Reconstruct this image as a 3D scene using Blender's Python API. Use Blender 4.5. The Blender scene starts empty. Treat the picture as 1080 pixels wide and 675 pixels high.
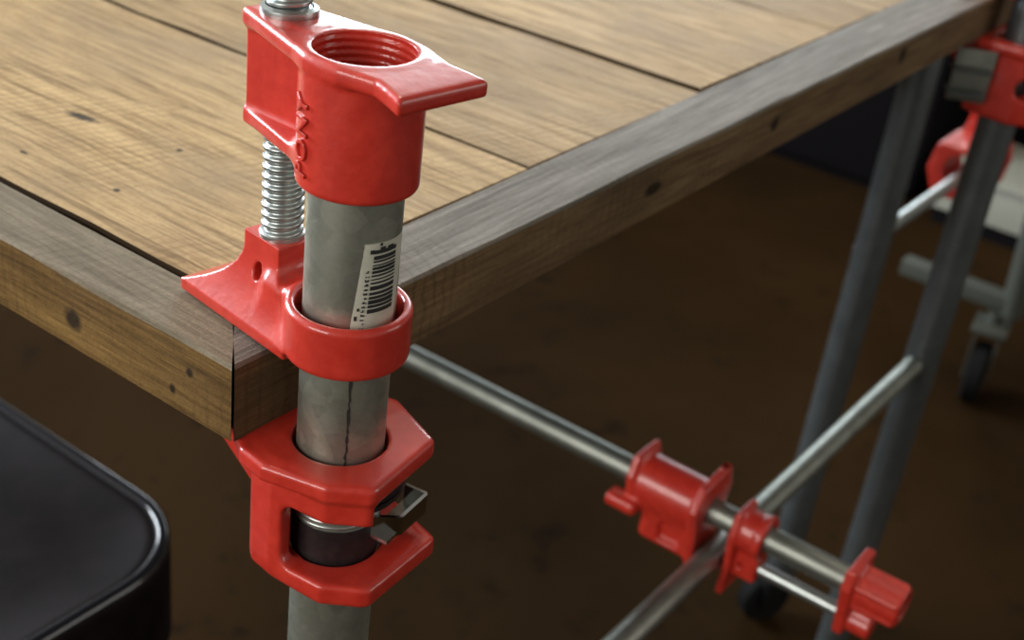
import bpy, bmesh, math, random
import numpy as np
from mathutils import Vector, Matrix

random.seed(4)
S = bpy.context.scene
COL = S.collection
PI = math.pi

# ------------------------------------------------------------------ camera
R = [[0.5906493260539102, -0.798448569478032, 0.11667585667371712],
     [-0.33675690983932144, -0.37530552589462807, -0.8635627052556333],
     [0.7332995004140755, 0.47077132891823475, -0.4905570288570193]]
CAM = Vector((-0.22273768, -0.23482948, 0.20479609))
cd = bpy.data.cameras.new('camera')
cam = bpy.data.objects.new('camera', cd)
COL.objects.link(cam)
right, up, back = Vector(R[0]), -Vector(R[1]), -Vector(R[2])
cam.matrix_world = Matrix(((right.x, up.x, back.x, CAM.x), (right.y, up.y, back.y, CAM.y),
                           (right.z, up.z, back.z, CAM.z), (0, 0, 0, 1)))
cd.sensor_width = 36
cd.lens = 36 * 1378.589 / 1080
cd.clip_start = 0.01
cd.dof.use_dof = True
cd.dof.focus_distance = 0.365
cd.dof.aperture_fstop = 15
S.camera = cam

# ------------------------------------------------------------------ light
S.view_settings.view_transform = 'Standard'
S.view_settings.look = 'None'
S.view_settings.gamma = 1
S.view_settings.use_curve_mapping = False
S.view_settings.exposure = 0.1

W = bpy.data.worlds.new('world')
S.world = W
W.use_nodes = True
W.node_tree.nodes['Background'].inputs[0].default_value = (0.75, 0.88, 1.0, 1)
W.node_tree.nodes['Background'].inputs[1].default_value = 0.35


def area(name, loc, target, sx, sy, power, colour):
    l = bpy.data.lights.new(name, 'AREA')
    l.shape = 'RECTANGLE'
    l.size, l.size_y, l.energy, l.color = sx, sy, power, colour
    o = bpy.data.objects.new(name, l)
    COL.objects.link(o)
    o.location = loc
    d = Vector(target) - Vector(loc)
    o.rotation_euler = d.to_track_quat('-Z', 'Y').to_euler()
    return o


FLOOR = -0.74
RX0, RX1, RY0, RY1, RZ = -2.6, 3.6, -2.4, 3.4, 1.9
# daylight through the three windows of the room, then an added fill
area('daylight_back', (RX1 + 0.02, 2.14, 1.07), (0, 2.14, 1.07), 2.44, 1.24, 85, (0.86, 0.94, 1.0))
area('daylight_side', (-0.2, RY1 + 0.02, 0.95), (-0.2, 0, 0.95), 2.0, 1.3, 190, (0.86, 0.93, 1.0))
area('daylight_front', (RX0 - 0.02, 0.5, 0.85), (0, 0.5, 0.85), 1.8, 1.3, 52, (1.0, 0.95, 0.88))
area('fill_right', (1.9, RY0 - 0.02, 0.75), (1.9, 0, 0.75), 1.6, 1.3, 13, (1.0, 0.94, 0.84))  # added fill that lifts the long table side, no known window here

# warm overhead fill, added to brighten the tabletop
area('overhead_fill', (1.0, 0.8, 1.86), (1.0, 0.8, 0.0), 0.7, 0.7, 13, (1.0, 0.90, 0.74))


# ------------------------------------------------------------------ materials
def nodes(name):
    m = bpy.data.materials.new(name)
    m.use_nodes = True
    nt = m.node_tree
    return m, nt, nt.nodes['Principled BSDF']


class NT:
    """short helpers for wiring shader nodes"""
    def __init__(s, nt):
        s.nt = nt

    def n(s, t, **kw):
        x = s.nt.nodes.new(t)
        for k, v in kw.items():
            setattr(x, k, v)
        return x

    def l(s, a, b):
        s.nt.links.new(a, b)

    def coord(s, scale=(1, 1, 1), loc=(0, 0, 0), rot=(0, 0, 0)):
        c = s.n('ShaderNodeTexCoord')
        m = s.n('ShaderNodeMapping')
        m.inputs['Scale'].default_value = scale
        m.inputs['Location'].default_value = loc
        m.inputs['Rotation'].default_value = rot
        s.l(c.outputs['Object'], m.inputs['Vector'])
        return m.outputs[0]

    def noise(s, vec, scale, detail=4, rough=0.55, dist=0.0):
        x = s.n('ShaderNodeTexNoise')
        x.inputs['Scale'].default_value = scale
        x.inputs['Detail'].default_value = detail
        x.inputs['Roughness'].default_value = rough
        x.inputs['Distortion'].default_value = dist
        if vec is not None:
            s.l(vec, x.inputs['Vector'])
        return x.outputs['Fac']

    def ramp(s, fac, stops, interp='LINEAR'):
        r = s.n('ShaderNodeValToRGB')
        r.color_ramp.interpolation = interp
        e = r.color_ramp.elements
        while len(e) < len(stops):
            e.new(0.5)
        for i, (p, c) in enumerate(stops):
            e[i].position = p
            e[i].color = (c, c, c, 1) if isinstance(c, (int, float)) else (*c, 1)
        s.l(fac, r.inputs[0])
        return r.outputs[0]

    def mix(s, fac, a, b, mode='MIX'):
        x = s.n('ShaderNodeMix', data_type='RGBA', blend_type=mode)
        for i, v in ((0, fac), (6, a), (7, b)):
            if isinstance(v, (int, float)):
                x.inputs[i].default_value = v
            elif isinstance(v, tuple):
                x.inputs[i].default_value = (*v, 1)
            else:
                s.l(v, x.inputs[i])
        return x.outputs[2]

    def math(s, op, a, b=0.0, c=0.0):
        x = s.n('ShaderNodeMath', operation=op)
        for i, v in enumerate((a, b, c)):
            if isinstance(v, (int, float)):
                x.inputs[i].default_value = v
            else:
                s.l(v, x.inputs[i])
        return x.outputs[0]

    def bump(s, h, strength, dist, bsdf):
        b = s.n('ShaderNodeBump')
        b.inputs['Strength'].default_value = strength
        b.inputs['Distance'].default_value = dist
        s.l(h, b.inputs['Height'])
        s.l(b.outputs[0], bsdf.inputs['Normal'])

    def spots(s, items, wobble=0.35):
        """dark marks with a shape of their own: (centre, radii, angle about Z)"""
        acc = None
        nz = s.noise(s.coord(), 420, 3)
        for (c, r, a) in items:
            m = s.n('ShaderNodeMapping', vector_type='TEXTURE')
            m.inputs['Location'].default_value = c
            m.inputs['Rotation'].default_value = (0, 0, a)
            m.inputs['Scale'].default_value = r
            t = s.n('ShaderNodeTexCoord')
            s.l(t.outputs['Object'], m.inputs[0])
            v = s.n('ShaderNodeVectorMath', operation='LENGTH')
            s.l(m.outputs[0], v.inputs[0])
            d = s.math('ADD', v.outputs['Value'], s.math('MULTIPLY', s.math('SUBTRACT', nz, 0.5), wobble * 2))
            f = s.ramp(s.math('MULTIPLY', d, 0.5), [(0.30, 1.0), (0.62, 0.0)])
            acc = f if acc is None else s.math('MAXIMUM', acc, f)
        return acc


def simple(name, col, rough=0.5, metal=0.0, coat=0.0, noise=None, spec=None):
    m, nt, b = nodes(name)
    b.inputs['Base Color'].default_value = (*col, 1)
    b.inputs['Roughness'].default_value = rough
    b.inputs['Metallic'].default_value = metal
    b.inputs['Coat Weight'].default_value = coat
    if spec is not None:
        b.inputs['Specular IOR Level'].default_value = spec
    if noise:
        h = NT(nt)
        f = h.noise(h.coord(), noise[0], 5)
        c = h.mix(h.ramp(f, [(0.3, 0.0), (0.7, 1.0)]), tuple(x * noise[1] for x in col), col)
        h.l(c, b.inputs['Base Color'])
    return m


def mat_red():
    m, nt, b = nodes('red_enamel')
    h = NT(nt)
    v = h.coord()
    f = h.noise(v, 160, 3)
    c = h.mix(h.ramp(f, [(0.35, 0.0), (0.7, 1.0)]), (0.54, 0.028, 0.016), (0.64, 0.043, 0.025))
    h.l(c, b.inputs['Base Color'])
    b.inputs['Roughness'].default_value = 0.42
    b.inputs['Coat Weight'].default_value = 0.7
    b.inputs['Coat Roughness'].default_value = 0.06
    g = h.noise(v, 260, 4)
    h.bump(g, 0.14, 0.0012, b)
    return m


def mat_galv():
    m, nt, b = nodes('galvanised_steel')
    h = NT(nt)
    v = h.coord()
    vo = h.n('ShaderNodeTexVoronoi')
    vo.inputs['Scale'].default_value = 190
    h.l(v, vo.inputs['Vector'])
    f = h.noise(v, 90, 5, 0.65)
    c1 = h.mix(h.ramp(f, [(0.3, 0.0), (0.72, 1.0)]), (0.27, 0.285, 0.225), (0.53, 0.55, 0.48))
    sep = h.n('ShaderNodeSeparateColor')
    h.l(vo.outputs['Color'], sep.inputs[0])
    c2 = h.mix(0.13, c1, sep.outputs[0], 'OVERLAY')
    h.l(c2, b.inputs['Base Color'])
    b.inputs['Metallic'].default_value = 0.85
    h.l(h.ramp(f, [(0.25, 0.55), (0.75, 0.36)]), b.inputs['Roughness'])
    h.bump(f, 0.15, 0.0006, b)
    return m


def mat_board(name, light, mid, dark, axis, marks=None, contrast=1.0, saw=0.3, rough=0.55, dirt=0.35, tint=None, spec=0.16):
    """weathered wood; the grain runs along the given axis of the object"""
    m, nt, b = nodes(name)
    h = NT(nt)
    st = {'x': (0.06, 1, 1), 'y': (1, 0.06, 1)}[axis]
    attr = h.n('ShaderNodeAttribute', attribute_name='plank')
    base = h.coord(st)
    off = h.n('ShaderNodeVectorMath', operation='ADD')
    h.l(base, off.inputs[0])
    sc = h.n('ShaderNodeVectorMath', operation='SCALE')
    h.l(attr.outputs['Color'], sc.inputs[0])
    sc.inputs['Scale'].default_value = 7.0
    h.l(sc.outputs[0], off.inputs[1])
    v = off.outputs[0]
    g1 = h.noise(v, 190, 7, 0.68, 0.9)
    g2 = h.noise(v, 520, 4, 0.65, 0.2)
    big = h.noise(h.coord((1, 0.55, 1) if axis == 'y' else (0.55, 1, 1)), 13, 4, 0.55, 0.5)
    fine = h.noise(h.coord(), 700, 3, 0.7)
    g = h.math('ADD', h.math('MULTIPLY', g1, 0.6), h.math('MULTIPLY', g2, 0.4))
    c = h.ramp(g, [(0.5 - 0.17 / contrast, dark), (0.5, mid), (0.5 + 0.14 / contrast, light)])
    # broad greyer and yellower patches
    c = h.mix(h.math('MULTIPLY', h.ramp(big, [(0.40, 0.0), (0.68, 1.0)]), dirt), c, tint or tuple(x * 0.62 for x in mid))
    # cross-cut saw marks
    wv = h.n('ShaderNodeTexWave', wave_type='BANDS', bands_direction='Y' if axis == 'y' else 'X')
    wv.inputs['Scale'].default_value = 62
    wv.inputs['Distortion'].default_value = 3.5
    wv.inputs['Detail'].default_value = 3
    wv.inputs['Detail Scale'].default_value = 1.6
    h.l(h.coord(rot=(0, 0, 0.35)), wv.inputs['Vector'])
    sm = h.math('MULTIPLY', h.ramp(wv.outputs['Fac'], [(0.0, 1.0), (0.35, 0.0)]), h.ramp(h.noise(h.coord(), 17, 3), [(0.42, 0.0), (0.62, 1.0)]))
    c = h.mix(h.math('MULTIPLY', sm, saw), c, tuple(x * 0.8 for x in dark))
    c = h.mix(h.math('MULTIPLY', h.ramp(fine, [(0.35, 1.0), (0.55, 0.0)]), 0.25), c, dark)
    # per-plank tint
    sepc = h.n('ShaderNodeSeparateColor')
    h.l(attr.outputs['Color'], sepc.inputs[0])
    c = h.mix(1.0, c, h.ramp(sepc.outputs[2], [(0.0, (0.80, 0.78, 0.76)), (1.0, (1.06, 1.04, 1.0))]), 'MULTIPLY')
    if marks:
        c = h.mix(h.math('MULTIPLY', h.spots(marks), 0.92), c, (0.018, 0.011, 0.006))
    h.l(c, b.inputs['Base Color'])
    h.l(h.ramp(g, [(0.3, rough + 0.22), (0.7, rough + 0.08)]), b.inputs['Roughness'])
    b.inputs['Specular IOR Level'].default_value = spec
    hh = h.math('ADD', h.math('MULTIPLY', g, 1.0), h.math('MULTIPLY', fine, 0.25))
    h.bump(hh, 0.5, 0.0018, b)
    return m


RED = mat_red()
GALV = mat_galv()
ZINC = simple('zinc_plated_steel', (0.56, 0.61, 0.60), 0.34, 0.9, noise=(220, 0.75))
STEEL = simple('bare_steel_rod', (0.34, 0.36, 0.32), 0.45, 0.9, noise=(60, 0.7))
DARKSTEEL = simple('dark_steel_tube', (0.17, 0.19, 0.195), 0.42, 0.75, noise=(40, 0.7))
CHROME = simple('bright_spring_steel', (0.55, 0.55, 0.55), 0.15, 1.0)
BLACKOIL = simple('oiled_black_steel', (0.035, 0.026, 0.028), 0.45, 0.3, noise=(300, 0.5))
BLACKTAPE = simple('weld_scale', (0.02, 0.018, 0.016), 0.7)
HOLE = simple('dark_bore', (0.008, 0.006, 0.005), 0.8)
PAPER = simple('label_paper', (0.62, 0.62, 0.52), 0.6, noise=(160, 0.86))
INK = simple('label_ink', (0.02, 0.022, 0.022), 0.6)
VINYL = simple('black_vinyl', (0.013, 0.0085, 0.0085), 0.6, noise=(45, 0.4), spec=0.10)
PIPING = simple('glossy_black_piping', (0.02, 0.02, 0.024), 0.2, coat=0.6)
RUBBER = simple('black_rubber', (0.008, 0.008, 0.008), 0.75, spec=0.1)
WHITE = simple('white_enamel_panel', (0.36, 0.36, 0.30), 0.6, noise=(8, 0.92))
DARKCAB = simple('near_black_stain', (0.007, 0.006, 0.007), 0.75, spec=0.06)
GREYRAIL = simple('grey_green_rail', (0.055, 0.06, 0.048), 0.6)
PLASTER = simple('wall_plaster', (0.30, 0.27, 0.23), 0.9, noise=(4, 0.9))


# ------------------------------------------------------------------ object helpers
def tag(o, label=None, cat=None, group=None, kind=None):
    if label: o['label'] = label
    if cat: o['category'] = cat
    if group: o['group'] = group
    if kind: o['kind'] = kind
    return o


def empty(name, loc=(0, 0, 0), rot=(0, 0, 0)):
    o = bpy.data.objects.new(name, None)
    o.empty_display_size = 0.02
    COL.objects.link(o)
    o.location = loc
    o.rotation_euler = rot
    return o


def link(name, me, mat, parent=None, smooth=True, loc=None, rot=None):
    for m in (mat if isinstance(mat, (list, tuple)) else [mat]):
        me.materials.append(m)
    if smooth is True:
        me.shade_smooth()
    elif smooth:
        me.shade_smooth()
        me.set_sharp_from_angle(angle=math.radians(smooth))
    o = bpy.data.objects.new(name, me)
    COL.objects.link(o)
    if parent: o.parent = parent
    if loc is not None: o.location = loc
    if rot is not None: o.rotation_euler = rot
    return o


def from_bm(name, bm, mat, parent=None, smooth=40, loc=None, rot=None):
    bmesh.ops.recalc_face_normals(bm, faces=bm.faces)
    me = bpy.data.meshes.new(name)
    bm.to_mesh(me)
    bm.free()
    return link(name, me, mat, parent, smooth, loc, rot)


def box_bm(bm, a, b, bevel=0.0, seg=2):
    c = [(a[i] + b[i]) / 2 for i in range(3)]
    d = [abs(b[i] - a[i]) for i in range(3)]
    r = bmesh.ops.create_cube(bm, size=1)
    for v in r['verts']:
        v.co = Vector((c[0] + v.co.x * d[0], c[1] + v.co.y * d[1], c[2] + v.co.z * d[2]))
    if bevel:
        es = {e for v in r['verts'] for e in v.link_edges}
        bmesh.ops.bevel(bm, geom=list(es), offset=bevel, segments=seg, affect='EDGES', profile=0.6)


def lathe_bm(bm, prof, n=48, m=Matrix.Identity(4), closed=False):
    """revolve (r, z) points about Z; closed profiles make rings"""
    rows = []
    for r, z in prof:
        if r < 1e-9:
            rows.append([bm.verts.new(m @ Vector((0, 0, z)))])
        else:
            rows.append([bm.verts.new(m @ Vector((r * math.cos(2 * PI * k / n), r * math.sin(2 * PI * k / n), z))) for k in range(n)])
    pairs = list(zip(rows, rows[1:])) + ([(rows[-1], rows[0])] if closed else [])
    for a, b in pairs:
        for k in range(n):
            k2 = (k + 1) % n
            if len(a) == 1 and len(b) == 1: continue
            if len(a) == 1: bm.faces.new((a[0], b[k], b[k2]))
            elif len(b) == 1: bm.faces.new((a[k], a[k2], b[0]))
            else: bm.faces.new((a[k], a[k2], b[k2], b[k]))


def tube_obj(name, p, q, r, mat, parent=None, wall=0.0, n=48):
    """straight round bar or open pipe from p to q (own origin at p)"""
    p, q = Vector(p), Vector(q)
    L = (q - p).length
    rot = (q - p).to_track_quat('Z', 'Y').to_matrix().to_4x4()
    bm = bmesh.new()
    if wall:
        lathe_bm(bm, [(r - wall, 0), (r, 0), (r, L), (r - wall, L)], n, rot, closed=True)
    else:
        e = r * 0.12
        lathe_bm(bm, [(0, 0), (r - e, 0), (r, e), (r, L - e), (r - e, L), (0, L)], n, rot)
    return from_bm(name, bm, mat, parent, 40, p)


def thread_obj(name, r, depth, pitch, z0, z1, mat, parent=None, caps=True, loc=None, n=40, per=10):
    """a threaded rod along Z: a true helix cut into the surface"""
    nz = max(2, int((z1 - z0) / pitch * per))
    bm = bmesh.new()
    rows = []
    for i in range(nz + 1):
        z = z0 + (z1 - z0) * i / nz
        row = []
        for k in range(n):
            ph = (z / pitch - k / n) % 1.0
            t = abs(ph * 2 - 1)
            w = min(1, max(0, (t - 0.25) / 0.5))
            w = w * w * (3 - 2 * w)
            rr = r - depth * w
            row.append(bm.verts.new((rr * math.cos(2 * PI * k / n), rr * math.sin(2 * PI * k / n), z)))
        rows.append(row)
    for a, b in zip(rows, rows[1:]):
        for k in range(n):
            bm.faces.new((a[k], a[(k + 1) % n], b[(k + 1) % n], b[k]))
    if caps:
        bm.faces.new(rows[0][::-1])
        bm.faces.new(rows[-1])
    return from_bm(name, bm, mat, parent, True, loc)


# ------------------------------------------------------------------ castings from a smooth distance field
def smin(a, b, k):
    h = np.clip(0.5 + 0.5 * (b - a) / k, 0, 1)
    return b + (a - b) * h - k * h * (1 - h)


def smax(a, b, k):
    return -smin(-a, -b, k)


def poly2(x, y, pts):
    """signed distance to a 2-D polygon"""
    P = np.array(pts, float)
    d = np.full(x.shape, 1e18)
    s = np.ones(x.shape)
    n = len(P)
    for i in range(n):
        a, b = P[i], P[i - 1]
        ex, ey = b - a
        wx, wy = x - a[0], y - a[1]
        t = np.clip((wx * ex + wy * ey) / (ex * ex + ey * ey), 0, 1)
        bx, by = wx - ex * t, wy - ey * t
        d = np.minimum(d, bx * bx + by * by)
        c1, c2, c3 = y >= a[1], y < b[1], ex * wy > ey * wx
        flip = (c1 & c2 & c3) | (~c1 & ~c2 & ~c3)
        s = np.where(flip, -s, s)
    return s * np.sqrt(d)


def extr(d2, z, z0, z1, r=0.0):
    dz = np.abs(z - (z0 + z1) / 2) - (z1 - z0) / 2 + r
    d = d2 + r
    return np.minimum(np.maximum(d, dz), 0) + np.sqrt(np.maximum(d, 0) ** 2 + np.maximum(dz, 0) ** 2) - r


def boxd(x, y, z, a, b, r=0.0):
    q = [np.abs(v - (a[i] + b[i]) / 2) - abs(b[i] - a[i]) / 2 + r for i, v in enumerate((x, y, z))]
    return np.minimum(np.maximum(np.maximum(q[0], q[1]), q[2]), 0) + np.sqrt(sum(np.maximum(v, 0) ** 2 for v in q)) - r


def surfnet(name, fn, lo, hi, h):
    """surface nets over a regular grid, millimetres in, metres out"""
    ax = [np.arange(lo[i], hi[i] + h, h) for i in range(3)]
    X, Y, Z = np.meshgrid(*ax, indexing='ij')
    F = fn(X, Y, Z).astype(np.float32)
    shp = np.array(F.shape)
    cs = shp - 1
    acc = np.zeros((*cs, 3), np.float32)
    cnt = np.zeros(cs, np.float32)
    corners = [(i, j, k) for i in (0, 1) for j in (0, 1) for k in (0, 1)]
    sl = lambda c: tuple(slice(c[d], c[d] + cs[d]) for d in range(3))
    for a in corners:
        for d in range(3):
            if a[d]: continue
            b = list(a); b[d] = 1
            fa, fb = F[sl(a)], F[sl(b)]
            mk = (fa < 0) != (fb < 0)
            t = np.where(mk, fa / np.where(mk, fa - fb, 1), 0)
            for e in range(3):
                acc[..., e] += np.where(mk, a[e] + (t if e == d else 0), 0)
            cnt += mk
    act = cnt > 0
    idx = -np.ones(cs, np.int64)
    idx[act] = np.arange(act.sum())
    base = np.stack(np.nonzero(act), 1)
    V = (base + acc[act] / cnt[act][:, None]) * h + np.array(lo)
    quads = []
    for d in range(3):
        u, w = (d + 1) % 3, (d + 2) % 3
        s0 = [slice(1, shp[e] - 1) for e in range(3)]
        s0[d] = slice(0, shp[d] - 1)
        s1 = list(s0); s1[d] = slice(1, shp[d])
        fa, fb = F[tuple(s0)], F[tuple(s1)]
        mk = (fa < 0) != (fb < 0)
        p = np.stack(np.nonzero(mk), 1)
        off = np.ones(3, int); off[d] = 0
        p = p + off
        ins = (fa < 0)[mk]
        def g(du, dw):
            q = p.copy(); q[:, u] -= du; q[:, w] -= dw
            return idx[q[:, 0], q[:, 1], q[:, 2]]
        q = np.stack([g(1, 1), g(0, 1), g(0, 0), g(1, 0)], 1)
        q[~ins] = q[~ins][:, ::-1]
        quads.append(q)
    Q = np.concatenate(quads)
    Q = Q[(Q >= 0).all(1)]
    me = bpy.data.meshes.new(name)
    me.vertices.add(len(V))
    me.vertices.foreach_set('co', (V / 1000).astype(np.float32).ravel())
    me.loops.add(len(Q) * 4)
    me.loops.foreach_set('vertex_index', Q.astype(np.int32).ravel())
    me.polygons.add(len(Q))
    me.polygons.foreach_set('loop_start', np.arange(0, len(Q) * 4, 4, dtype=np.int32))
    me.update(calc_edges=True)
    me.validate()
    return me


def rim_circle(x, y, r):
    return np.sqrt(x * x + y * y) - r


# clamp head: threaded barrel, flat foot on one side, pocketed screw boss on the other
def head_field(x, y, z):
    barrel = extr(rim_circle(x, y, 17.0), z, 58.2, 95.2, 1.6)
    plate = poly2(x, y, [(-16.2, 4), (-7.8, 41.5), (7.8, 41.5), (16.2, 4), (15.5, -8), (12.5, -19), (14.5, -30), (-14.5, -30), (-12.5, -19), (-15.5, -8)])
    drop = np.clip((-y - 16) / 14, 0, 1) ** 2 * 1.0
    top = extr(plate, z + drop, 91.2, 95.2, 1.0)
    webp = extr(poly2(y, z, [(8, 95), (41.3, 95), (41.3, 63.2), (39, 62.6), (10, 60.0)]), x * 7.4 / (5.4 + np.clip((y - 14) / 27, 0, 1) * 2.0), -7.4, 7.4, 0.5)
    zb = 63.0 - np.clip(43 - y, 0, 40) * 0.02
    low = extr(poly2(x, y, [(-15.5, 5), (-7.8, 41.5), (7.8, 41.5), (15.5, 5)]), z - (43 - y) * 0.02, 62.5, 67.0, 1.0)
    d = smin(barrel, top, 1.6)
    b = smin(webp, smin(top, low, 0.5), 2.0)
    d = smin(d, b, 2.2)
    d = smax(d, -(rim_circle(x, y, 13.3) + np.where(z < 78, 0, -0.0)), 0.8)
    ph = (z / 2.1 - np.arctan2(y, x) / (2 * PI)) % 1.0
    groove = rim_circle(x, y, 13.3) - 0.7 * np.abs(ph * 2 - 1)
    d = np.where(z > 76, np.maximum(d, -groove), d)
    return d


def lower_field(x, y, z):
    """sliding jaw with ring, screw boss and flared nose"""
    ring = extr(rim_circle(x, y, 18.4), z, 4.6, 21.2, 1.8)
    s = np.clip((27 - z) / 22.5, 0, 1) ** 2.4
    hx = 6.8 + 8.0 * s
    y1 = 40.5 + 22 * s
    y0 = 24.5 - 14 * s
    nose = np.maximum(np.maximum(np.abs(x) - hx, y - y1), np.maximum(y0 - y, np.maximum(z - 28.5, 0.6 - z)))
    nose = np.maximum(nose, 0) + np.minimum(nose, 0) - 0.3
    neck = boxd(x, y, z, (-10, 8, 4.6), (10, 28, 19.0), 2)
    d = smin(smin(ring, neck, 4.0), nose * 0.85, 4.5)
    d = smax(d, 0.4 - z, 1.2)
    d = smax(d, -rim_circle(x, y, 15.4), 1.6)
    pin = np.sqrt((y - 33.0) ** 2 * 1.5 + (z - 18.0) ** 2 * 0.62) - 2.3
    d = np.maximum(d, -np.maximum(pin, -x - 12))
    return d


def inset(pts, r):
    """move the sides of a convex polygon inward by r"""
    P = [np.array(p, float) for p in pts]
    n = len(P)
    area = sum(P[i][0] * P[(i + 1) % n][1] - P[(i + 1) % n][0] * P[i][1] for i in range(n))
    sg = 1 if area > 0 else -1
    L = []
    for i in range(n):
        d = P[(i + 1) % n] - P[i]
        d = d / np.linalg.norm(d)
        L.append((P[i] + r * sg * np.array([-d[1], d[0]]), d))
    out = []
    for i in range(n):
        (p, d), (q, e) = L[i - 1], L[i]
        t = np.linalg.solve(np.array([d, -e]).T, q - p)[0]
        out.append(p + d * t)
    return out


def rpoly(x, y, pts, r):
    return poly2(x, y, inset(pts, r)) - r


T_PLATE = [(-23.5, 19.5), (-26.2, 9.6), (-23.4, -11.5), (-16, -23.3), (17, -23.3), (28.5, -2), (26.5, 10), (15, 52), (-12, 52), (-18, 24)]
T_BODY = [(-19.0, 20), (-22.0, 9), (-22.3, -10.5), (-15.5, -22.9), (16.8, -23.0), (28, -2), (24, 20)]


def tail_field(x, y, z, solid=False):
    """tail stop: faceted box cut open at the front for the clutch plates"""
    plate = extr(rpoly(x, y, [T_PLATE[0], T_PLATE[1], T_PLATE[2], T_PLATE[3], T_PLATE[4], T_PLATE[5], T_PLATE[6], (15, 30), (-14, 30)], 3.0), z, -32.4, -26.3, 1.6)
    pad = extr(rpoly(x, y, [(-18, 20), (18, 20), (15, 52), (-12, 52)], 3.0), z, -31.5, -26.3, 1.2)
    plate = smin(plate, pad, 1.0)
    body = extr(rpoly(x, y, T_BODY, 4.0), z, -72.5, -27.0, 2.4)
    foot = extr(rpoly(x, y, [(-20, 4), (-21.5, -9), (-14.5, -23.6), (19.5, -26.0), (28.5, -3), (24, 6)], 2.5), z, -72.3, -64.6, 1.8)
    body = smin(body, foot, 1.0)
    # rounded lower corner on the closed side
    body = smax(body, -(x * 0.75 - y * 0.2 + (z + 72.5) * 0.66) - 19.0, 6.0)
    gus = extr(poly2(y, z, [(15, -30), (50, -30), (50, -34), (22, -62), (15, -62)]), x, -5, 5, 1.0)
    d = smin(plate, body, 2.0)
    d = smin(d, gus, 3.0)
    if solid:
        hole = np.sqrt((x * 0.62 - y * 0.78) ** 2 + (z + 50) ** 2) - 6.5
        d = smax(d, -np.maximum(hole, x * 0.78 + y * 0.62), 1.5)
        return smax(d, -rim_circle(x, y, 14.5), 1.0)
    # opening above the lower plate, low on the left, tall on the right
    cut1 = boxd(x, y, z, (-60.0, -60, -64.5), (9, 5, -41.0), 4.5)
    cut2 = boxd(x, y, z, (-13.5, -40, -64.5), (40, 9, -33.6), 2.0)
    cut3 = extr(rim_circle(x, y, 17.5), z, -64.0, -35.0, 2.0)
    d = smax(d, -np.minimum(np.minimum(cut1, cut2), cut3), 1.6)
    d = smax(d, -rim_circle(x, y, 14.5), 1.0)
    return d


HEAD = surfnet('clamp_head', head_field, (-22, -34, 55), (22, 47, 98), 0.55)
SLIDE = surfnet('sliding_jaw', lower_field, (-23, -22, -1), (23, 67, 31), 0.55)
TAIL = surfnet('tail_jaw', tail_field, (-31, -30, -76), (32, 58, -24), 0.55)
TAILS = surfnet('tail_jaw', lambda x, y, z: tail_field(x, y, z, True), (-31, -30, -76), (32, 58, -24), 0.9)


def curved_patch(bm, r, a0, a1, z0, z1, skew=0.0, na=14, nz=6, thick=0.00012):
    """a rectangle wrapped on the pipe; skew turns the side edges (degrees over its height)"""
    rows = []
    for j in range(nz + 1):
        t = j / nz
        rows.append([bm.verts.new((r * math.cos(math.radians(a0 + (a1 - a0) * i / na + skew * t)),
                                   r * math.sin(math.radians(a0 + (a1 - a0) * i / na + skew * t)),
                                   z0 + (z1 - z0) * t)) for i in range(na + 1)])
    fs = []
    for a, b in zip(rows, rows[1:]):
        for i in range(na):
            fs.append(bm.faces.new((a[i], a[i + 1], b[i + 1], b[i])))
    ext = bmesh.ops.extrude_face_region(bm, geom=fs)
    for v in ext['geom']:
        if isinstance(v, bmesh.types.BMVert):
            k = (r + thick) / r
            v.co.x *= k; v.co.y *= k


def text_mesh(txt, size, depth):
    cu = bpy.data.curves.new('txt', 'FONT')
    cu.body = txt
    cu.size = size
    cu.extrude = depth
    cu.bevel_depth = depth * 0.5
    cu.align_x = 'CENTER'
    cu.align_y = 'CENTER'
    cu.space_character = 1.12
    o = bpy.data.objects.new('txt', cu)
    COL.objects.link(o)
    bpy.context.view_layer.update()
    me = bpy.data.meshes.new_from_object(o.evaluated_get(bpy.context.evaluated_depsgraph_get()))
    bpy.data.objects.remove(o)
    return me


# ------------------------------------------------------------------ room
def structure(name, bm, mat, smooth=False):
    o = from_bm(name, bm, mat, None, smooth)
    o['kind'] = 'structure'
    return o


def mat_floor():
    m, nt, b = nodes('stained_floor')
    h = NT(nt)
    v = h.coord()
    big = h.noise(v, 1.6, 5, 0.6, 0.4)
    sm = h.noise(v, 16, 5, 0.65)
    c = h.ramp(big, [(0.3, (0.0135, 0.0072, 0.0028)), (0.7, (0.034, 0.0180, 0.0066))])
    c = h.mix(h.math('MULTIPLY', h.ramp(sm, [(0.30, 1.0), (0.42, 0.0)]), 0.7), c, (0.008, 0.005, 0.003))
    h.l(c, b.inputs['Base Color'])
    b.inputs['Roughness'].default_value = 0.85
    b.inputs['Specular IOR Level'].default_value = 0.02
    return m


bm = bmesh.new(); box_bm(bm, (RX0, RY0, FLOOR - 0.05), (RX1, RY1, FLOOR)); structure('floor', bm, mat_floor())
bm = bmesh.new(); box_bm(bm, (RX0, RY0, RZ), (RX1, RY1, RZ + 0.05)); structure('ceiling', bm, PLASTER)


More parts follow.
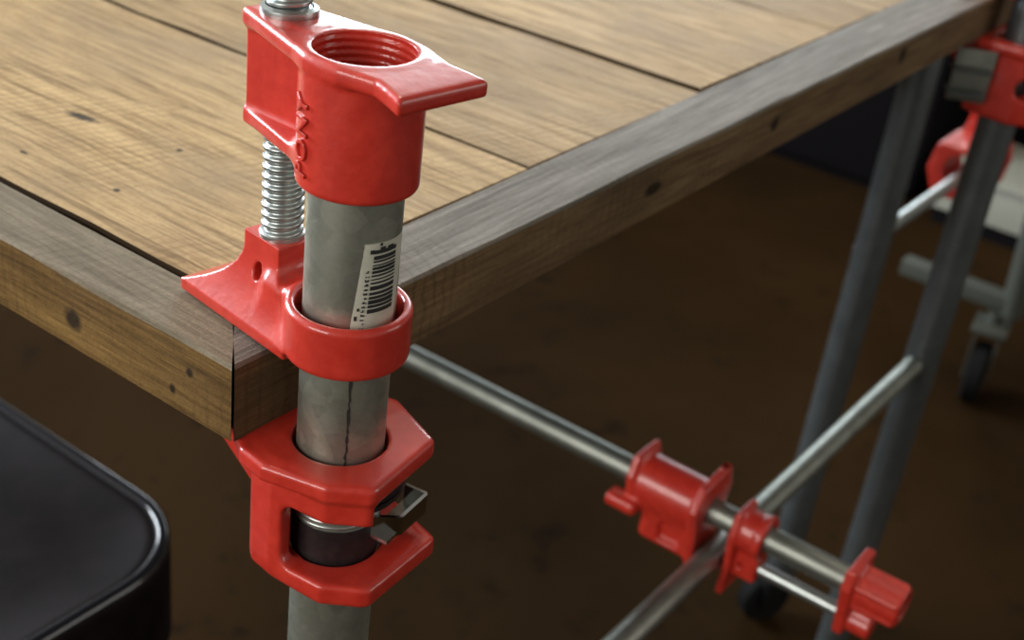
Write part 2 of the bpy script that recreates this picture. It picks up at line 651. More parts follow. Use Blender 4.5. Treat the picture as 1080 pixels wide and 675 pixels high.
def wall(name, axis, pos, lo, hi, win, out):
    """a wall 0.1 thick with one window opening: win = (u0, u1, z0, z1)"""
    bm = bmesh.new()
    a, b = sorted((pos, pos + out * 0.1))
    parts = [(lo, hi, FLOOR, RZ)] if not win else [
        (lo, win[0], FLOOR, RZ), (win[1], hi, FLOOR, RZ), (win[0], win[1], FLOOR, win[2]), (win[0], win[1], win[3], RZ)]
    for u0, u1, z0, z1 in parts:
        if axis == 'x': box_bm(bm, (a, u0, z0), (b, u1, z1))
        else: box_bm(bm, (u0, a, z0), (u1, b, z1))
    structure(name, bm, PLASTER)


wall('wall_back', 'x', RX1, RY0, RY1, (0.92, 3.36, 0.45, 1.69), 1)
wall('wall_left', 'y', RY1, RX0, RX1, (-1.25, 0.85, 0.25, 1.65), 1)
wall('wall_front', 'x', RX0, RY0, RY1, (-0.45, 1.45, 0.15, 1.55), -1)
wall('wall_right', 'y', RY0, RX0, RX1, (1.05, 2.75, 0.05, 1.45), -1)  # opening added for the fill from the right

# ------------------------------------------------------------------ table
TK = 0.0262
TX, TY = 1.0, 0.95
table = empty('wooden_table', (0, 0, FLOOR))
tag(table, 'reclaimed plank table with dark edge boards, clamped at its near corner', 'table')
UNDO = (0, 0, -FLOOR)      # children keep table coordinates with z = 0 at the table top


def jitter_box(bm, a, b, attr, seed, n=26, amp=0.0006, bevel=0.0012, along='y'):
    """a sawn board: long box with slightly wandering worn edges"""
    lay = bm.verts.layers.float_color.get('plank') or bm.verts.layers.float_color.new('plank')
    rng = random.Random(seed)
    col = (rng.random(), rng.random(), rng.random(), 1)
    u = 1 if along == 'y' else 0
    w = 1 - u
    rows = []
    for i in range(n + 1):
        t = a[u] + (b[u] - a[u]) * i / n
        e0, e1 = rng.uniform(-amp, amp), rng.uniform(-amp, amp)
        zt = rng.uniform(-amp, amp) * 0.4
        prof = [(a[w] + e0, a[2]), (b[w] + e1, a[2]), (b[w] + e1, b[2] - bevel), (b[w] + e1 - bevel, b[2] + zt),
                (a[w] + e0 + bevel, b[2] + zt), (a[w] + e0, b[2] - bevel)]
        row = []
        for (pw, pz) in prof:
            co = [0, 0, pz]; co[u] = t; co[w] = pw
            row.append(bm.verts.new(co))
        rows.append(row)
    fs = []
    for r0, r1 in zip(rows, rows[1:]):
        for k in range(6):
            fs.append(bm.faces.new((r0[k], r0[(k + 1) % 6], r1[(k + 1) % 6], r1[k])))
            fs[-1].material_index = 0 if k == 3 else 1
    fs.append(bm.faces.new(rows[0][::-1])); fs.append(bm.faces.new(rows[-1]))
    for r in rows:
        for v in r: v[lay] = col


top_marks = [((0.0846, 0.177, 0), (0.0028, 0.0085, 0.02), 0.1), ((0.0925, 0.1287, 0), (0.0013, 0.0015, 0.02), 0),
             ((0.0517, 0.115, 0), (0.0013, 0.0016, 0.02), 0), ((0.0465, 0.161, 0), (0.0009, 0.0025, 0.02), 0)]
W_TOP = mat_board('weathered_pine', (0.64, 0.465, 0.245), (0.50, 0.35, 0.175), (0.21, 0.132, 0.058), 'y', top_marks, 1.5, 0.45, 0.50, 0.8, (0.33, 0.245, 0.15))
W_EDGE_Y = mat_board('grey_edge_board_along_end', (0.30, 0.185, 0.062), (0.185, 0.108, 0.033), (0.05, 0.028, 0.010), 'y',
                     [((0, 0.0728, -0.0156), (0.01, 0.0042, 0.0040), 0), ((0, 0.026, -0.0196), (0.01, 0.0013, 0.0018), 0), ((0, 0.0184, -0.0102), (0.01, 0.0017, 0.0017), 0)],
                     1.1, 0.2, 0.6, 0.75, (0.095, 0.052, 0.019))
W_EDGE_X = mat_board('dark_edge_board', (0.33, 0.225, 0.115), (0.20, 0.13, 0.066), (0.06, 0.036, 0.018), 'x',
                     [((0.2395, 0, -0.0128), (0.0075, 0.01, 0.0032), 0), ((0.3554, 0, -0.0116), (0.005, 0.01, 0.004), 0), ((0.5224, 0, -0.009), (0.006, 0.01, 0.0055), 0)],
                     0.8, 0.35, 0.6, 0.55, (0.065, 0.045, 0.026))
W_GREY_Y = mat_board('grey_weathered_face', (0.36, 0.31, 0.225), (0.24, 0.205, 0.145), (0.09, 0.07, 0.045), 'y', None, 0.9, 0.25, 0.5, 0.5, (0.12, 0.095, 0.065))
W_GREY_X = mat_board('grey_weathered_long_face', (0.30, 0.275, 0.235), (0.19, 0.172, 0.145), (0.085, 0.073, 0.058), 'x', None, 0.9, 0.25, 0.45, 0.5, (0.125, 0.11, 0.09))

bm = bmesh.new()
BX = ((0.0278, 0.1893), (0.1917, 0.3370), (0.3391, 0.5032), (0.5053, 0.652), (0.6541, 0.815), (0.8171, TX - 0.0275))
for i, (x0, x1) in enumerate(BX):
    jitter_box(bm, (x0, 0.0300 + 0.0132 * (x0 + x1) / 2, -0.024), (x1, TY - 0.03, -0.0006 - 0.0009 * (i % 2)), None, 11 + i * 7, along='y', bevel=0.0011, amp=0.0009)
nf = len(bm.faces)
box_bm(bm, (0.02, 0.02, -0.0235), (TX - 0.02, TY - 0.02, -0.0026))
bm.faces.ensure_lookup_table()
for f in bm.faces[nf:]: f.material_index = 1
from_bm('tabletop', bm, [W_TOP, simple('seam_dark', (0.03, 0.018, 0.008), 0.9, spec=0.05)], table, 30, UNDO)  # dark brown on the plank sides and the filler under the seams


def edge_board(name, pts_top, seed, mats, axis, label=None):
    """edge board from its four top corners (near-outer first), thickness TK; top face takes the grey weathered face"""
    rng = random.Random(seed)
    bm = bmesh.new()
    lay = bm.verts.layers.float_color.new('plank')
    col = (rng.random(), rng.random(), 0.6, 1)
    o0, o1, i1, i0 = [Vector(p) for p in pts_top]
    n = 40
    rows = []
    bev = 0.0012
    for k in range(n + 1):
        t = k / n
        o = o0.lerp(o1, t); i = i0.lerp(i1, t)
        j1 = rng.uniform(-1, 1) * 0.0004
        j2 = rng.uniform(-1, 1) * 0.0007
        dirn = (i - o).normalized()
        up = Vector((0, 0, 1))
        prof = [o - up * TK, o + up * (-bev + j1) , o + dirn * (bev + j1), i - dirn * bev, i - up * bev + dirn * j2 * 0, i - up * TK]
        row = [bm.verts.new(p) for p in prof]
        for v in row: v[lay] = col
        rows.append(row)
    for r0, r1 in zip(rows, rows[1:]):
        for k in range(6):
            f = bm.faces.new((r0[k], r0[(k + 1) % 6], r1[(k + 1) % 6], r1[k]))
            f.material_index = 1 if k in (1, 2, 3) else 0
    bm.faces.new(rows[0][::-1]); bm.faces.new(rows[-1])
    o = from_bm(name, bm, mats, table, 30, UNDO)
    if label: o['label'] = label
    return o


edge_board('edge_board', [(0, 0.0006, 0), (0, TY, 0), (0.0255, TY, 0), (0.0255, 0.0262, 0)], 3, [W_EDGE_Y, W_GREY_Y], 'y', 'edge board with a yellow-brown outer face and knots')
edge_board('edge_board', [(0.0006, 0, 0), (TX, 0, 0), (TX - 0.03, 0.042, 0), (0.0262, 0.0288, 0)], 5, [W_EDGE_X, W_GREY_X], 'x', 'long dark brown edge board')
edge_board('edge_board', [(TX, 0.001, 0), (TX, TY, 0), (TX - 0.0255, TY - 0.028, 0), (TX - 0.0255, 0.043, 0)], 8, [W_EDGE_X, W_GREY_Y], 'y')
edge_board('edge_board', [(0.026, TY, 0), (TX - 0.026, TY, 0), (TX - 0.026, TY - 0.028, 0), (0.026, TY - 0.028, 0)], 9, [W_EDGE_X, W_GREY_X], 'x')


def caster(parent, loc, r, w, yaw, name='caster'):
    """swivel caster: fork and wheel, wheel touching the floor"""
    c = empty(name, loc, (0, 0, yaw))
    c.parent = parent
    bm = bmesh.new()
    m = Matrix.Translation((0, 0, r)) @ Matrix.Rotation(PI / 2, 4, 'X')
    lathe_bm(bm, [(r * 0.3, -w / 2), (r * 0.86, -w / 2), (r, -w / 3), (r, w / 3), (r * 0.86, w / 2), (r * 0.3, w / 2)], 32, m, closed=True)
    from_bm('wheel', bm, RUBBER, c, 40)
    bm = bmesh.new()
    for s in (-1, 1):
        box_bm(bm, (-r * 0.3, s * (w / 2 + 0.003) - 0.0015, r * 0.75), (r * 0.75, s * (w / 2 + 0.003) + 0.0015, r * 2.15), 0.001)
    box_bm(bm, (-r * 0.3, -w / 2 - 0.0045, r * 2.1), (r * 0.75, w / 2 + 0.0045, r * 2.2), 0.001)
    lathe_bm(bm, [(0, -w / 2 - 0.004), (r * 0.2, -w / 2 - 0.004), (r * 0.2, w / 2 + 0.004), (0, w / 2 + 0.004)], 16, m)
    from_bm('fork', bm, STEEL, c, 40)
    return c


# round steel leg on a caster, under the far corner of the table
leg = tube_obj('leg', (0.885, 0.094, FLOOR + 0.058), (0.908, 0.102, -TK), 0.0158, DARKSTEEL)
leg.parent = table
leg.location = Vector((0.885, 0.094, 0.058))
cst = empty('caster', (0.885, 0.094, 0), (0, 0, 0.5)); cst.parent = table
r, w = 0.029, 0.022
bm = bmesh.new()
m = Matrix.Translation((0, 0, r)) @ Matrix.Rotation(PI / 2, 4, 'X')
lathe_bm(bm, [(r * 0.35, -w / 2), (r * 0.85, -w / 2), (r, -w / 3), (r, w / 3), (r * 0.85, w / 2), (r * 0.35, w / 2)], 32, m, closed=True)
lathe_bm(bm, [(0, -w / 2 - 0.004), (r * 0.36, -w / 2 - 0.004), (r * 0.36, w / 2 + 0.004), (0, w / 2 + 0.004)], 20, m)
box_bm(bm, (-0.012, -w / 2 - 0.006, r), (0.012, -w / 2 - 0.003, 0.056), 0.001)
box_bm(bm, (-0.012, w / 2 + 0.003, r), (0.012, w / 2 + 0.006, 0.056), 0.001)
box_bm(bm, (-0.014, -w / 2 - 0.006, 0.053), (0.014, w / 2 + 0.006, 0.0585), 0.001)
o = from_bm('caster_wheel', bm, RUBBER, table, 40, (0.872, 0.101, 0), (0, 0, -0.55))
bpy.data.objects.remove(cst)

# ------------------------------------------------------------------ the clamp in the foreground
PX, PY, PR = 0.025405, -0.02, 0.01334
LEAN = 0.0
clamp = empty('pipe_clamp', (PX, PY, -0.33))
tag(clamp, 'red pipe clamp standing upright on the near table corner, barcode label on its pipe', 'clamp', 'red pipe clamps')
UP = (0, 0, 0.33)
A_HEAD, A_SLIDE, A_TAIL = math.radians(-8), math.radians(-8), math.radians(7.4)

pipe_bm = bmesh.new()
lathe_bm(pipe_bm, [(0.0104, 0.0), (PR - 0.0006, 0.0), (PR, 0.0006), (PR, 0.414), (PR - 0.0008, 0.4146), (0.0104, 0.4146)], 72, closed=True)
pipe = from_bm('pipe', pipe_bm, GALV, clamp, 40, (0, 0, 0))
# bore of the pipe below its open top end
# cut thread and oily band near the lower end
bm = bmesh.new()
th = thread_obj('pipe_thread', PR + 0.0004, 0.0007, 0.0019, -0.0525, -0.0440, ZINC, clamp, False, UP, n=64, per=8)
bm = bmesh.new()
lathe_bm(bm, [(PR, -0.0660), (PR + 0.0005, -0.0660), (PR + 0.0005, -0.0525), (PR, -0.0525)], 64, closed=True)
from_bm('oily_band', bm, BLACKOIL, pipe, 40, UP)['label'] = 'black oily band on the pipe'
# ragged weld line
bm = bmesh.new()
rng = random.Random(3)
zs = np.linspace(-0.028, 0.0062, 30)
ring = []
for z in zs:
    a = math.radians(-131.5) + rng.uniform(-1, 1) * 0.016
    hw = rng.uniform(0.012, 0.040)
    ring.append([bm.verts.new(((PR + 0.00012) * math.cos(a + s * hw), (PR + 0.00012) * math.sin(a + s * hw), z)) for s in (-1, 0, 1)])
for p0, p1 in zip(ring, ring[1:]):
    for k in range(2):
        bm.faces.new((p0[k], p0[k + 1], p1[k + 1], p1[k]))
from_bm('weld_seam', bm, BLACKTAPE, pipe, False, UP)['label'] = 'dark ragged seam line'

# barcode label wrapped on the pipe
bm = bmesh.new()
curved_patch(bm, PR + 0.0001, -139, -74, 0.0150, 0.0458, skew=14, na=24, nz=10)
lab = from_bm('label', bm, PAPER, pipe, 40, UP)
lab['label'] = 'white barcode label'
bm = bmesh.new()
z = 0.0232
rng = random.Random(12)
while z < 0.0425:
    t = rng.choice((0.00035, 0.0005, 0.0008, 0.0012))
    if z > 0.0395: t = 0.0011
    a_l = -118 + 5 * (z - 0.0232) / 0.02
    curved_patch(bm, PR + 0.0003, a_l, -81, z + 0.0012, z + t + 0.0012, skew=0.3, na=12, nz=1)
    z += t + rng.choice((0.00035, 0.0005, 0.0007))
from_bm('barcode', bm, INK, lab, False)
bm = bmesh.new()
z = 0.0195
while z < 0.038:                       # the tiny unreadable figures beside the bars
    a_l = -126.5 + 5 * (z - 0.0195) / 0.02
    for k in range(3):
        if rng.random() < 0.75:
            curved_patch(bm, PR + 0.0003, a_l + k * 1.6, a_l + k * 1.6 + 1.1, z, z + rng.uniform(0.0003, 0.0008), na=1, nz=1)
    z += 0.00135
for (a_l, zz, ww, hh) in ((-118.5, 0.0440, 5, 0.0012), (-106, 0.0442, 7, 0.0016), (-106.5, 0.0462, 3, 0.0008), (-95, 0.0448, 9, 0.0009), (-133, 0.0235, 3, 0.0014), (-131, 0.0190, 4, 0.0012), (-130, 0.0265, 2.5, 0.0009)):
    curved_patch(bm, PR + 0.0003, a_l, a_l + ww, zz - 0.0012, zz + hh - 0.0012, na=3, nz=1)
from_bm('printed_mark', bm, INK, lab, False)

head = link('clamp_head', HEAD, RED, clamp, True, UP, (0, 0, A_HEAD))
# raised cast lettering running up the side of the barrel
tm = text_mesh('PONY', 0.0070, 0.00035)
for v in tm.vertices:
    x, y, zz = v.co
    a = math.radians(170) - y / 0.017
    rr = 0.0170 + 0.0004 + zz
    v.co = (rr * math.cos(a), rr * math.sin(a), 0.0735 + x * 1.10)
link('lettering', tm, RED, head, False)

SCREW_Y = 0.032
def at_angle(a, y, z=0.0):
    return Vector((-math.sin(a) * y, math.cos(a) * y, z))
scr_loc = at_angle(A_HEAD, SCREW_Y) + Vector(UP)
screw = thread_obj('screw', 0.0063, 0.0011, 0.0030, 0.0300, 0.1420, ZINC, clamp, True, scr_loc, n=48, per=14)
bm = bmesh.new()
lathe_bm(bm, [(0.0064, 0.0952), (0.0078, 0.0952), (0.0082, 0.0962), (0.0080, 0.0976), (0.0066, 0.0982)], 40, closed=True)
from_bm('screw_collar', bm, ZINC, screw, 40)
bm = bmesh.new()
lathe_bm(bm, [(0, 0.0262), (0.0064, 0.0262), (0.0068, 0.0275), (0.0068, 0.0300), (0.0058, 0.0308), (0, 0.0308)], 40)
from_bm('screw_swivel', bm, ZINC, screw, 40)

slide = link('sliding_jaw', SLIDE, RED, clamp, True, UP, (0, 0, A_SLIDE))
tail = link('tail_jaw', TAIL, RED, clamp, True, UP, (0, 0, A_TAIL))


def clutch(parent, loc, ang, mat_lever=CHROME):
    """stack of clutch discs on the pipe and the bent release lever"""
    for k in range(3):
        bm = bmesh.new()
        z = -0.0362 - 0.0026 * k
        # ring plate with a flat outline, tilted a little on the pipe
        m = Matrix.Rotation(0.05, 4, 'X')
        pts = []
        lathe_bm(bm, [(PR + 0.0004, z), (PR + 0.0072, z), (PR + 0.0072, z + 0.0019), (PR + 0.0004, z + 0.0019)], 40, closed=True)
        from_bm('clutch_plate', bm, BLACKOIL, parent, 40, loc, (0, 0, ang))
    # lever: flat strip leaving the stack toward the front and bent down
    bm = bmesh.new()
    path = [(-0.0020, -0.0120), (0.0035, -0.0205), (0.0050, -0.0215), (0.0190, -0.0215), (0.0202, -0.0205), (0.0202, -0.0130)]
    t, zt, zb = 0.0012, -0.0498, -0.0568
    rows = []
    for i, (x, y) in enumerate(path):
        a, b = path[max(i - 1, 0)], path[min(i + 1, len(path) - 1)]
        dx, dy = b[0] - a[0], b[1] - a[1]
        dl = math.hypot(dx, dy)
        nx, ny = -dy / dl * t, dx / dl * t
        rows.append([bm.verts.new((x, y, zt)), bm.verts.new((x + nx, y + ny, zt)), bm.verts.new((x + nx, y + ny, zb)), bm.verts.new((x, y, zb))])
    for p0, p1 in zip(rows, rows[1:]):
        for k in range(4):
            bm.faces.new((p0[k], p0[(k + 1) % 4], p1[(k + 1) % 4], p1[k]))
    bm.faces.new(rows[0][::-1]); bm.faces.new(rows[-1])
    box_bm(bm, (-0.002, -0.013, -0.0568), (0.0190, -0.0205, -0.0556))
    o = from_bm('release_lever', bm, mat_lever, parent, 30, loc, (0, 0, ang))
    return o


clutch(clamp, UP, A_TAIL)

# ------------------------------------------------------------------ clamp further along the table edge
c3 = empty('pipe_clamp', (0.703, -0.0215, -0.60))
tag(c3, 'red pipe clamp gripping the far right end of the long table edge from below', 'clamp', 'red pipe clamps')
up3 = (0, 0, 0.60)
tube_obj('pipe', (0.703 - 0.703, 0, 0.0), (0.0, 0, 0.70), PR, DARKSTEEL, c3, 0.0028)
link('tail_jaw', TAILS, RED, c3, True, (0, 0, 0.6038), (0, 0, 0.0)).scale = (1.15, 1.15, 1.15)
o = slide.copy(); COL.objects.link(o); o.parent = c3; o.location = up3; o.rotation_euler = (0, 0, 0.05)
o = head.copy(); COL.objects.link(o); o.parent = c3; o.location = up3; o.rotation_euler = (0, 0, 0.05)
thread_obj('screw', 0.0063, 0.0011, 0.0030, 0.0285, 0.1420, ZINC, c3, True, at_angle(0.05, SCREW_Y) + Vector(up3), n=32, per=8)
for k in range(2):
    bm = bmesh.new()
    z = -0.046 - 0.016 * k
    box_bm(bm, (-0.036, 0.022, z), (-0.016, 0.048, z + 0.0022), 0.0006)
    from_bm('clutch_plate', bm, DARKSTEEL, c3, 40, up3, (0, 0, 0.5))
bm = bmesh.new()
box_bm(bm, (-0.026, 0.02, -0.068), (-0.023, 0.046, -0.032), 0.0006)
from_bm('release_lever', bm, STEEL, c3, 40, up3, (0, 0, 0.5))

# thin steel rod from the upright pipe toward the viewer, gripped by the low clamp
rod = tube_obj('steel_rod', (0.6885, -0.0200, -0.2845), (0.02, -0.0200, -0.2670), 0.0076, STEEL)
tag(rod, 'thin round steel rod running from the upright pipe and gripped in the low horizontal clamp', 'rod')

# ------------------------------------------------------------------ horizontal clamp below the table
def small_casting(name, fn, lo, hi, h, sc):
    return surfnet(name, lambda x, y, z: fn(x / sc, y / sc, z / sc) * sc, [v * sc for v in lo], [v * sc for v in hi], h)


K = 0.68
HB = 8.1 / K


def lo_head(x, y, z):
    """head seen in the low clamp: flanged plate toward the jaw, two fluted barrels behind it"""
    b1 = extr(rim_circle(x, y, 17.6), z, 0, 44, 2.5)
    b2 = extr(rim_circle(x, y - 33, 11.5), z, 0, 26, 2.5)
    pl = poly2(x, y, [(-21, -23), (21, -23), (24, -6), (17, 22), (12, 46), (-12, 46), (-17, 22), (-24, -6)])
    pl = extr(pl, z, -3, 6, 2)
    web = boxd(x, y, z, (-6, 8, 0), (6, 36, 24), 2)
    d = smin(smin(b1, pl, 4), smin(b2, web, 3), 3)
    for a in (0.6, 1.9, 3.2, 4.5, 5.8):
        fl = np.sqrt((x - 17.8 * math.cos(a)) ** 2 + (y - 17.8 * math.sin(a)) ** 2) - 2.2
        d = smin(d, np.maximum(fl, np.maximum(z - 42, -z)), 2)
    return smax(d, -rim_circle(x, y, HB), 1.0)


def lo_slide(x, y, z):
    """sliding jaw of the low clamp: wide pad plate, ring with two collars, boss with a pin hole"""
    pad = poly2(x, y, [(-15, -20), (15, -20), (21, 0), (17, 30), (20, 62), (-20, 62), (-17, 30), (-21, 0)])
    pad = extr(pad, z, 0, 7, 2.0)
    ring = extr(rim_circle(x, y, 18.6), z, 3, 28, 2)
    col = extr(rim_circle(x, y, 20.0), z, 22, 28, 2)
    boss = boxd(x, y, z, (-10, 14, 4), (10, 45, 28), 3)
    d = smin(smin(ring, pad, 3), smin(boss, col, 2), 3)
    d = smax(d, -rim_circle(x, y, HB), 1)
    pin = np.sqrt((y - 32) ** 2 + (z - 13) ** 2) - 2.6
    return np.maximum(d, -np.maximum(pin, np.abs(x) * 0 - 1 + np.where(np.abs(x) > 4, -1, 5)))


def lo_tail(x, y, z):
    """tail stop of the low clamp: barrel housing with flared ears and a recessed lower lobe"""
    brl = extr(rim_circle(x, y, 24), z, -40, 30, 4)
    lobe = boxd(x, y, z, (-18, 4, -26), (18, 50, 27), 6)
    e1 = extr(poly2(x, y, [(-33, -12), (-24, -36), (20, -31), (33, -12), (26, 10), (20, 52), (-20, 52), (-26, 10)]), z, 24, 32, 2.5)
    e2 = extr(poly2(x, y, [(-26, -10), (-18, -29), (18, -29), (26, -10), (22, 8), (-22, 8)]), z, -42, -35, 2.5)
    ear = boxd(x, y, z, (12, 12, -58), (31, 25, -26), 5)
    d = smin(smin(brl, lobe, 6), smin(e1, smin(e2, ear, 5), 3), 5)
    pocket = boxd(x, y, z, (13, 24, -6), (30, 42, 16), 3)
    d = smax(d, -pocket, 2)
    return smax(d, -rim_circle(x, y, HB), 1)


LHEAD = small_casting('clamp_head', lo_head, (-28, -28, -6), (28, 50, 48), 0.6, K)
LSLIDE = small_casting('sliding_jaw', lo_slide, (-25, -25, 0), (25, 66, 34), 0.6, K)
LTAIL = small_casting('tail_jaw', lo_tail, (-37, -35, -56), (37, 56, 36), 0.7, K)

LX, LZ = 0.368, -0.2515
c2 = empty('pipe_clamp', (LX, 0, LZ))
tag(c2, 'red pipe clamp lying level below the table and gripping the thin steel rod', 'clamp', 'red pipe clamps')
LR = 0.0078
tube_obj('pipe', (0, -0.128, 0), (0, 0.36, 0), LR, STEEL, c2)
# local z -> -Y (toward the head), local y -> -Z (throat hangs down), local x -> -X
FL = Matrix(((-1, 0, 0), (0, 0, -1), (0, -1, 0))).to_4x4()
def low(name, me, yy, roll=0.0):
    o = link(name, me, RED, c2, True)
    o.matrix_local = Matrix.Translation((0, yy, 0)) @ Matrix.Rotation(roll, 4, 'Y') @ FL
    return o
low('tail_jaw', LTAIL, 0.0110)
low('sliding_jaw', LSLIDE, -0.0285, 0.0)
low('clamp_head', LHEAD, -0.1000, 0.0)
tube_obj('screw', (0, -0.042, -0.0222), (0, -0.100, -0.0222), 0.0042, ZINC, c2)

# ------------------------------------------------------------------ clamp on the far tube
c4 = empty('pipe_clamp', (1.0, 0.11, -0.305))
tag(c4, 'red clamp in the background, seen behind the upright pipe, on a bright level tube', 'clamp', 'red pipe clamps')
tube_obj('pipe', (-0.10, 0.0, 0.0), (0.30, -0.006, 0), 0.0068, ZINC, c4)
K4 = 1.0
def far(name, me, x, rot, sc=1.0, loc=None):
    o = bpy.data.objects.new(name, me)
    COL.objects.link(o)
    o.parent = c4
    # local z -> +X, local y -> +Z
    m = Matrix(((0, 0, 1), (1, 0, 0), (0, 1, 0))).to_4x4()
    o.matrix_local = Matrix.Translation((x, 0, 0)) @ m @ Matrix.Scale(sc, 4)
    return o
far('tail_jaw', TAILS, 0.280, 0, 1.35)
far('sliding_jaw', LSLIDE, 0.275, 0, 1.5)

# ------------------------------------------------------------------ chair at the lower left
SZ = -0.30
seat_root = empty('black_chair', (0.0, 0.42, FLOOR))
tag(seat_root, 'black chair with a rounded seat corner standing in front of the table end', 'chair')
def rounded_rect(x0, x1, y0, y1, r, n=12):
    pts = []
    for cx, cy, a in ((x1 - r, y0 + r, -PI / 2), (x1 - r, y1 - r, 0), (x0 + r, y1 - r, PI / 2), (x0 + r, y0 + r, PI)):
        for k in range(n + 1):
            t = a + PI / 2 * k / n
            pts.append((cx + r * math.cos(t), cy + r * math.sin(t)))
    return pts
bm = bmesh.new()
sx0, sx1, sy0, sy1 = -0.25, 0.190, 0.214 - 0.42, 0.64 - 0.42
rings = []
for inset, z in ((0.012, -0.075), (0.0, -0.068), (0.0, -0.009), (0.0008, -0.0052), (0.0024, -0.0024), (0.0052, -0.0008), (0.009, 0.0), (0.0125, -0.0006), (0.016, -0.003), (0.05, -0.008), (0.12, -0.011)):
    rings.append([bm.verts.new((x, y, z)) for x, y in rounded_rect(sx0 + inset, sx1 - inset, sy0 + inset, sy1 - inset, max(0.012, 0.060 - inset * 0.6))])
for a, b in zip(rings, rings[1:]):
    n = len(a)
    for k in range(n):
        bm.faces.new((a[k], a[(k + 1) % n], b[(k + 1) % n], b[k]))
bm.faces.new(rings[0][::-1]); bm.faces.new(rings[-1])
from_bm('seat', bm, VINYL, seat_root, 50, (0, 0, SZ - FLOOR))
bm = bmesh.new()
rp = [(x, y) for x, y in rounded_rect(sx0 + 0.004, sx1 - 0.004, sy0 + 0.004, sy1 - 0.004, 0.057)]
nr = len(rp)
rings = []
for k in range(nr):
    x, y = rp[k]
    tx, ty = rp[(k + 1) % nr][0] - rp[k - 1][0], rp[(k + 1) % nr][1] - rp[k - 1][1]
    tl = math.hypot(tx, ty)
    nx, ny = ty / tl, -tx / tl
    rings.append([bm.verts.new((x + nx * 0.0045 * math.cos(a), y + ny * 0.0045 * math.cos(a), -0.001 + 0.0045 * math.sin(a))) for a in [2 * PI * q / 10 for q in range(10)]])
for k in range(nr):
    a, b = rings[k], rings[(k + 1) % nr]
    for q in range(10):
        bm.faces.new((a[q], a[(q + 1) % 10], b[(q + 1) % 10], b[q]))
from_bm('piping', bm, PIPING, seat_root, True, (0, 0, SZ - FLOOR))
for (lx, ly) in ((sx0 + 0.05, sy0 + 0.05), (sx1 - 0.05, sy0 + 0.05), (sx0 + 0.05, sy1 - 0.05), (sx1 - 0.05, sy1 - 0.05)):
    tube_obj('leg', (lx * 1.06, ly * 1.06, 0), (lx, ly, SZ - FLOOR - 0.072), 0.012, DARKSTEEL, seat_root)

# ------------------------------------------------------------------ things on the floor further back
rack = empty('rolling_rack', (1.53, 0.075, FLOOR))
tag(rack, 'grey rolling rack on a black caster at the right behind the clamps', 'rack')
tube_obj('post', (0.0, -0.004, 0.135), (0.0, 0.012, 0.40), 0.016, GREYRAIL, rack)
bm = bmesh.new(); box_bm(bm, (-0.014, -0.01, 0.140), (0.014, 0.16, 0.164), 0.003)
from_bm('base_rail', bm, GREYRAIL, rack, 40)
bm = bmesh.new()
r, w = 0.045, 0.024
m = Matrix.Translation((0, 0, r)) @ Matrix.Rotation(PI / 2, 4, 'X')
lathe_bm(bm, [(r * 0.45, -w / 2), (r * 0.85, -w / 2), (r, -w / 3), (r, w / 3), (r * 0.85, w / 2), (r * 0.45, w / 2)], 32, m, closed=True)
lathe_bm(bm, [(0, -w / 2 + 0.002), (r * 0.46, -w / 2 + 0.002), (r * 0.46, w / 2 - 0.002), (0, w / 2 - 0.002)], 20, m)
wheel = from_bm('caster_wheel', bm, RUBBER, rack, 40, (-0.02, 0.012, 0), (0, 0, 0.15))
bm = bmesh.new()
for s in (-1, 1):
    box_bm(bm, (-0.014, s * (w / 2 + 0.004) - 0.0015, 0.036), (0.022, s * (w / 2 + 0.004) + 0.0015, 0.118), 0.001)
box_bm(bm, (-0.022, -0.024, 0.112), (0.036, 0.024, 0.120), 0.002)
lathe_bm(bm, [(0, 0.118), (0.010, 0.118), (0.010, 0.137), (0, 0.137)], 20, Matrix.Translation((0.012, 0, 0)))
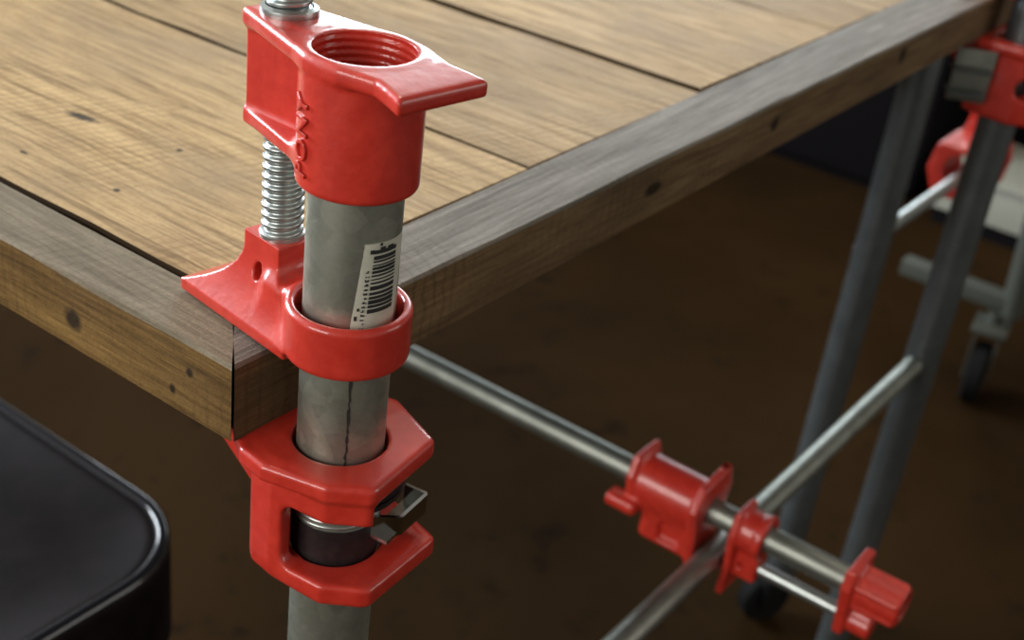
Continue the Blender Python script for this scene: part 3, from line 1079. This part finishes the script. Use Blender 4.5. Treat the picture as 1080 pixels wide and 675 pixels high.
from_bm('caster_fork', bm, GREYRAIL, rack, 40, (-0.02, 0.012, 0), (0, 0, 0.15))

cab = empty('white_box', (2.19, 0.13, FLOOR))
tag(cab, 'low white box far back at the right, below the red clamps', 'box')
bm = bmesh.new(); box_bm(bm, (-0.11, -0.35, 0.03), (0.11, 0.245, 0.105), 0.006); from_bm('body', bm, WHITE, cab, 40)
bm = bmesh.new(); box_bm(bm, (-0.10, -0.33, 0.0), (0.10, 0.23, 0.03)); from_bm('plinth', bm, DARKCAB, cab, False)
bm = bmesh.new(); box_bm(bm, (-0.116, -0.36, 0.10), (0.116, 0.25, 0.118), 0.004); from_bm('lid', bm, WHITE, cab, 40)

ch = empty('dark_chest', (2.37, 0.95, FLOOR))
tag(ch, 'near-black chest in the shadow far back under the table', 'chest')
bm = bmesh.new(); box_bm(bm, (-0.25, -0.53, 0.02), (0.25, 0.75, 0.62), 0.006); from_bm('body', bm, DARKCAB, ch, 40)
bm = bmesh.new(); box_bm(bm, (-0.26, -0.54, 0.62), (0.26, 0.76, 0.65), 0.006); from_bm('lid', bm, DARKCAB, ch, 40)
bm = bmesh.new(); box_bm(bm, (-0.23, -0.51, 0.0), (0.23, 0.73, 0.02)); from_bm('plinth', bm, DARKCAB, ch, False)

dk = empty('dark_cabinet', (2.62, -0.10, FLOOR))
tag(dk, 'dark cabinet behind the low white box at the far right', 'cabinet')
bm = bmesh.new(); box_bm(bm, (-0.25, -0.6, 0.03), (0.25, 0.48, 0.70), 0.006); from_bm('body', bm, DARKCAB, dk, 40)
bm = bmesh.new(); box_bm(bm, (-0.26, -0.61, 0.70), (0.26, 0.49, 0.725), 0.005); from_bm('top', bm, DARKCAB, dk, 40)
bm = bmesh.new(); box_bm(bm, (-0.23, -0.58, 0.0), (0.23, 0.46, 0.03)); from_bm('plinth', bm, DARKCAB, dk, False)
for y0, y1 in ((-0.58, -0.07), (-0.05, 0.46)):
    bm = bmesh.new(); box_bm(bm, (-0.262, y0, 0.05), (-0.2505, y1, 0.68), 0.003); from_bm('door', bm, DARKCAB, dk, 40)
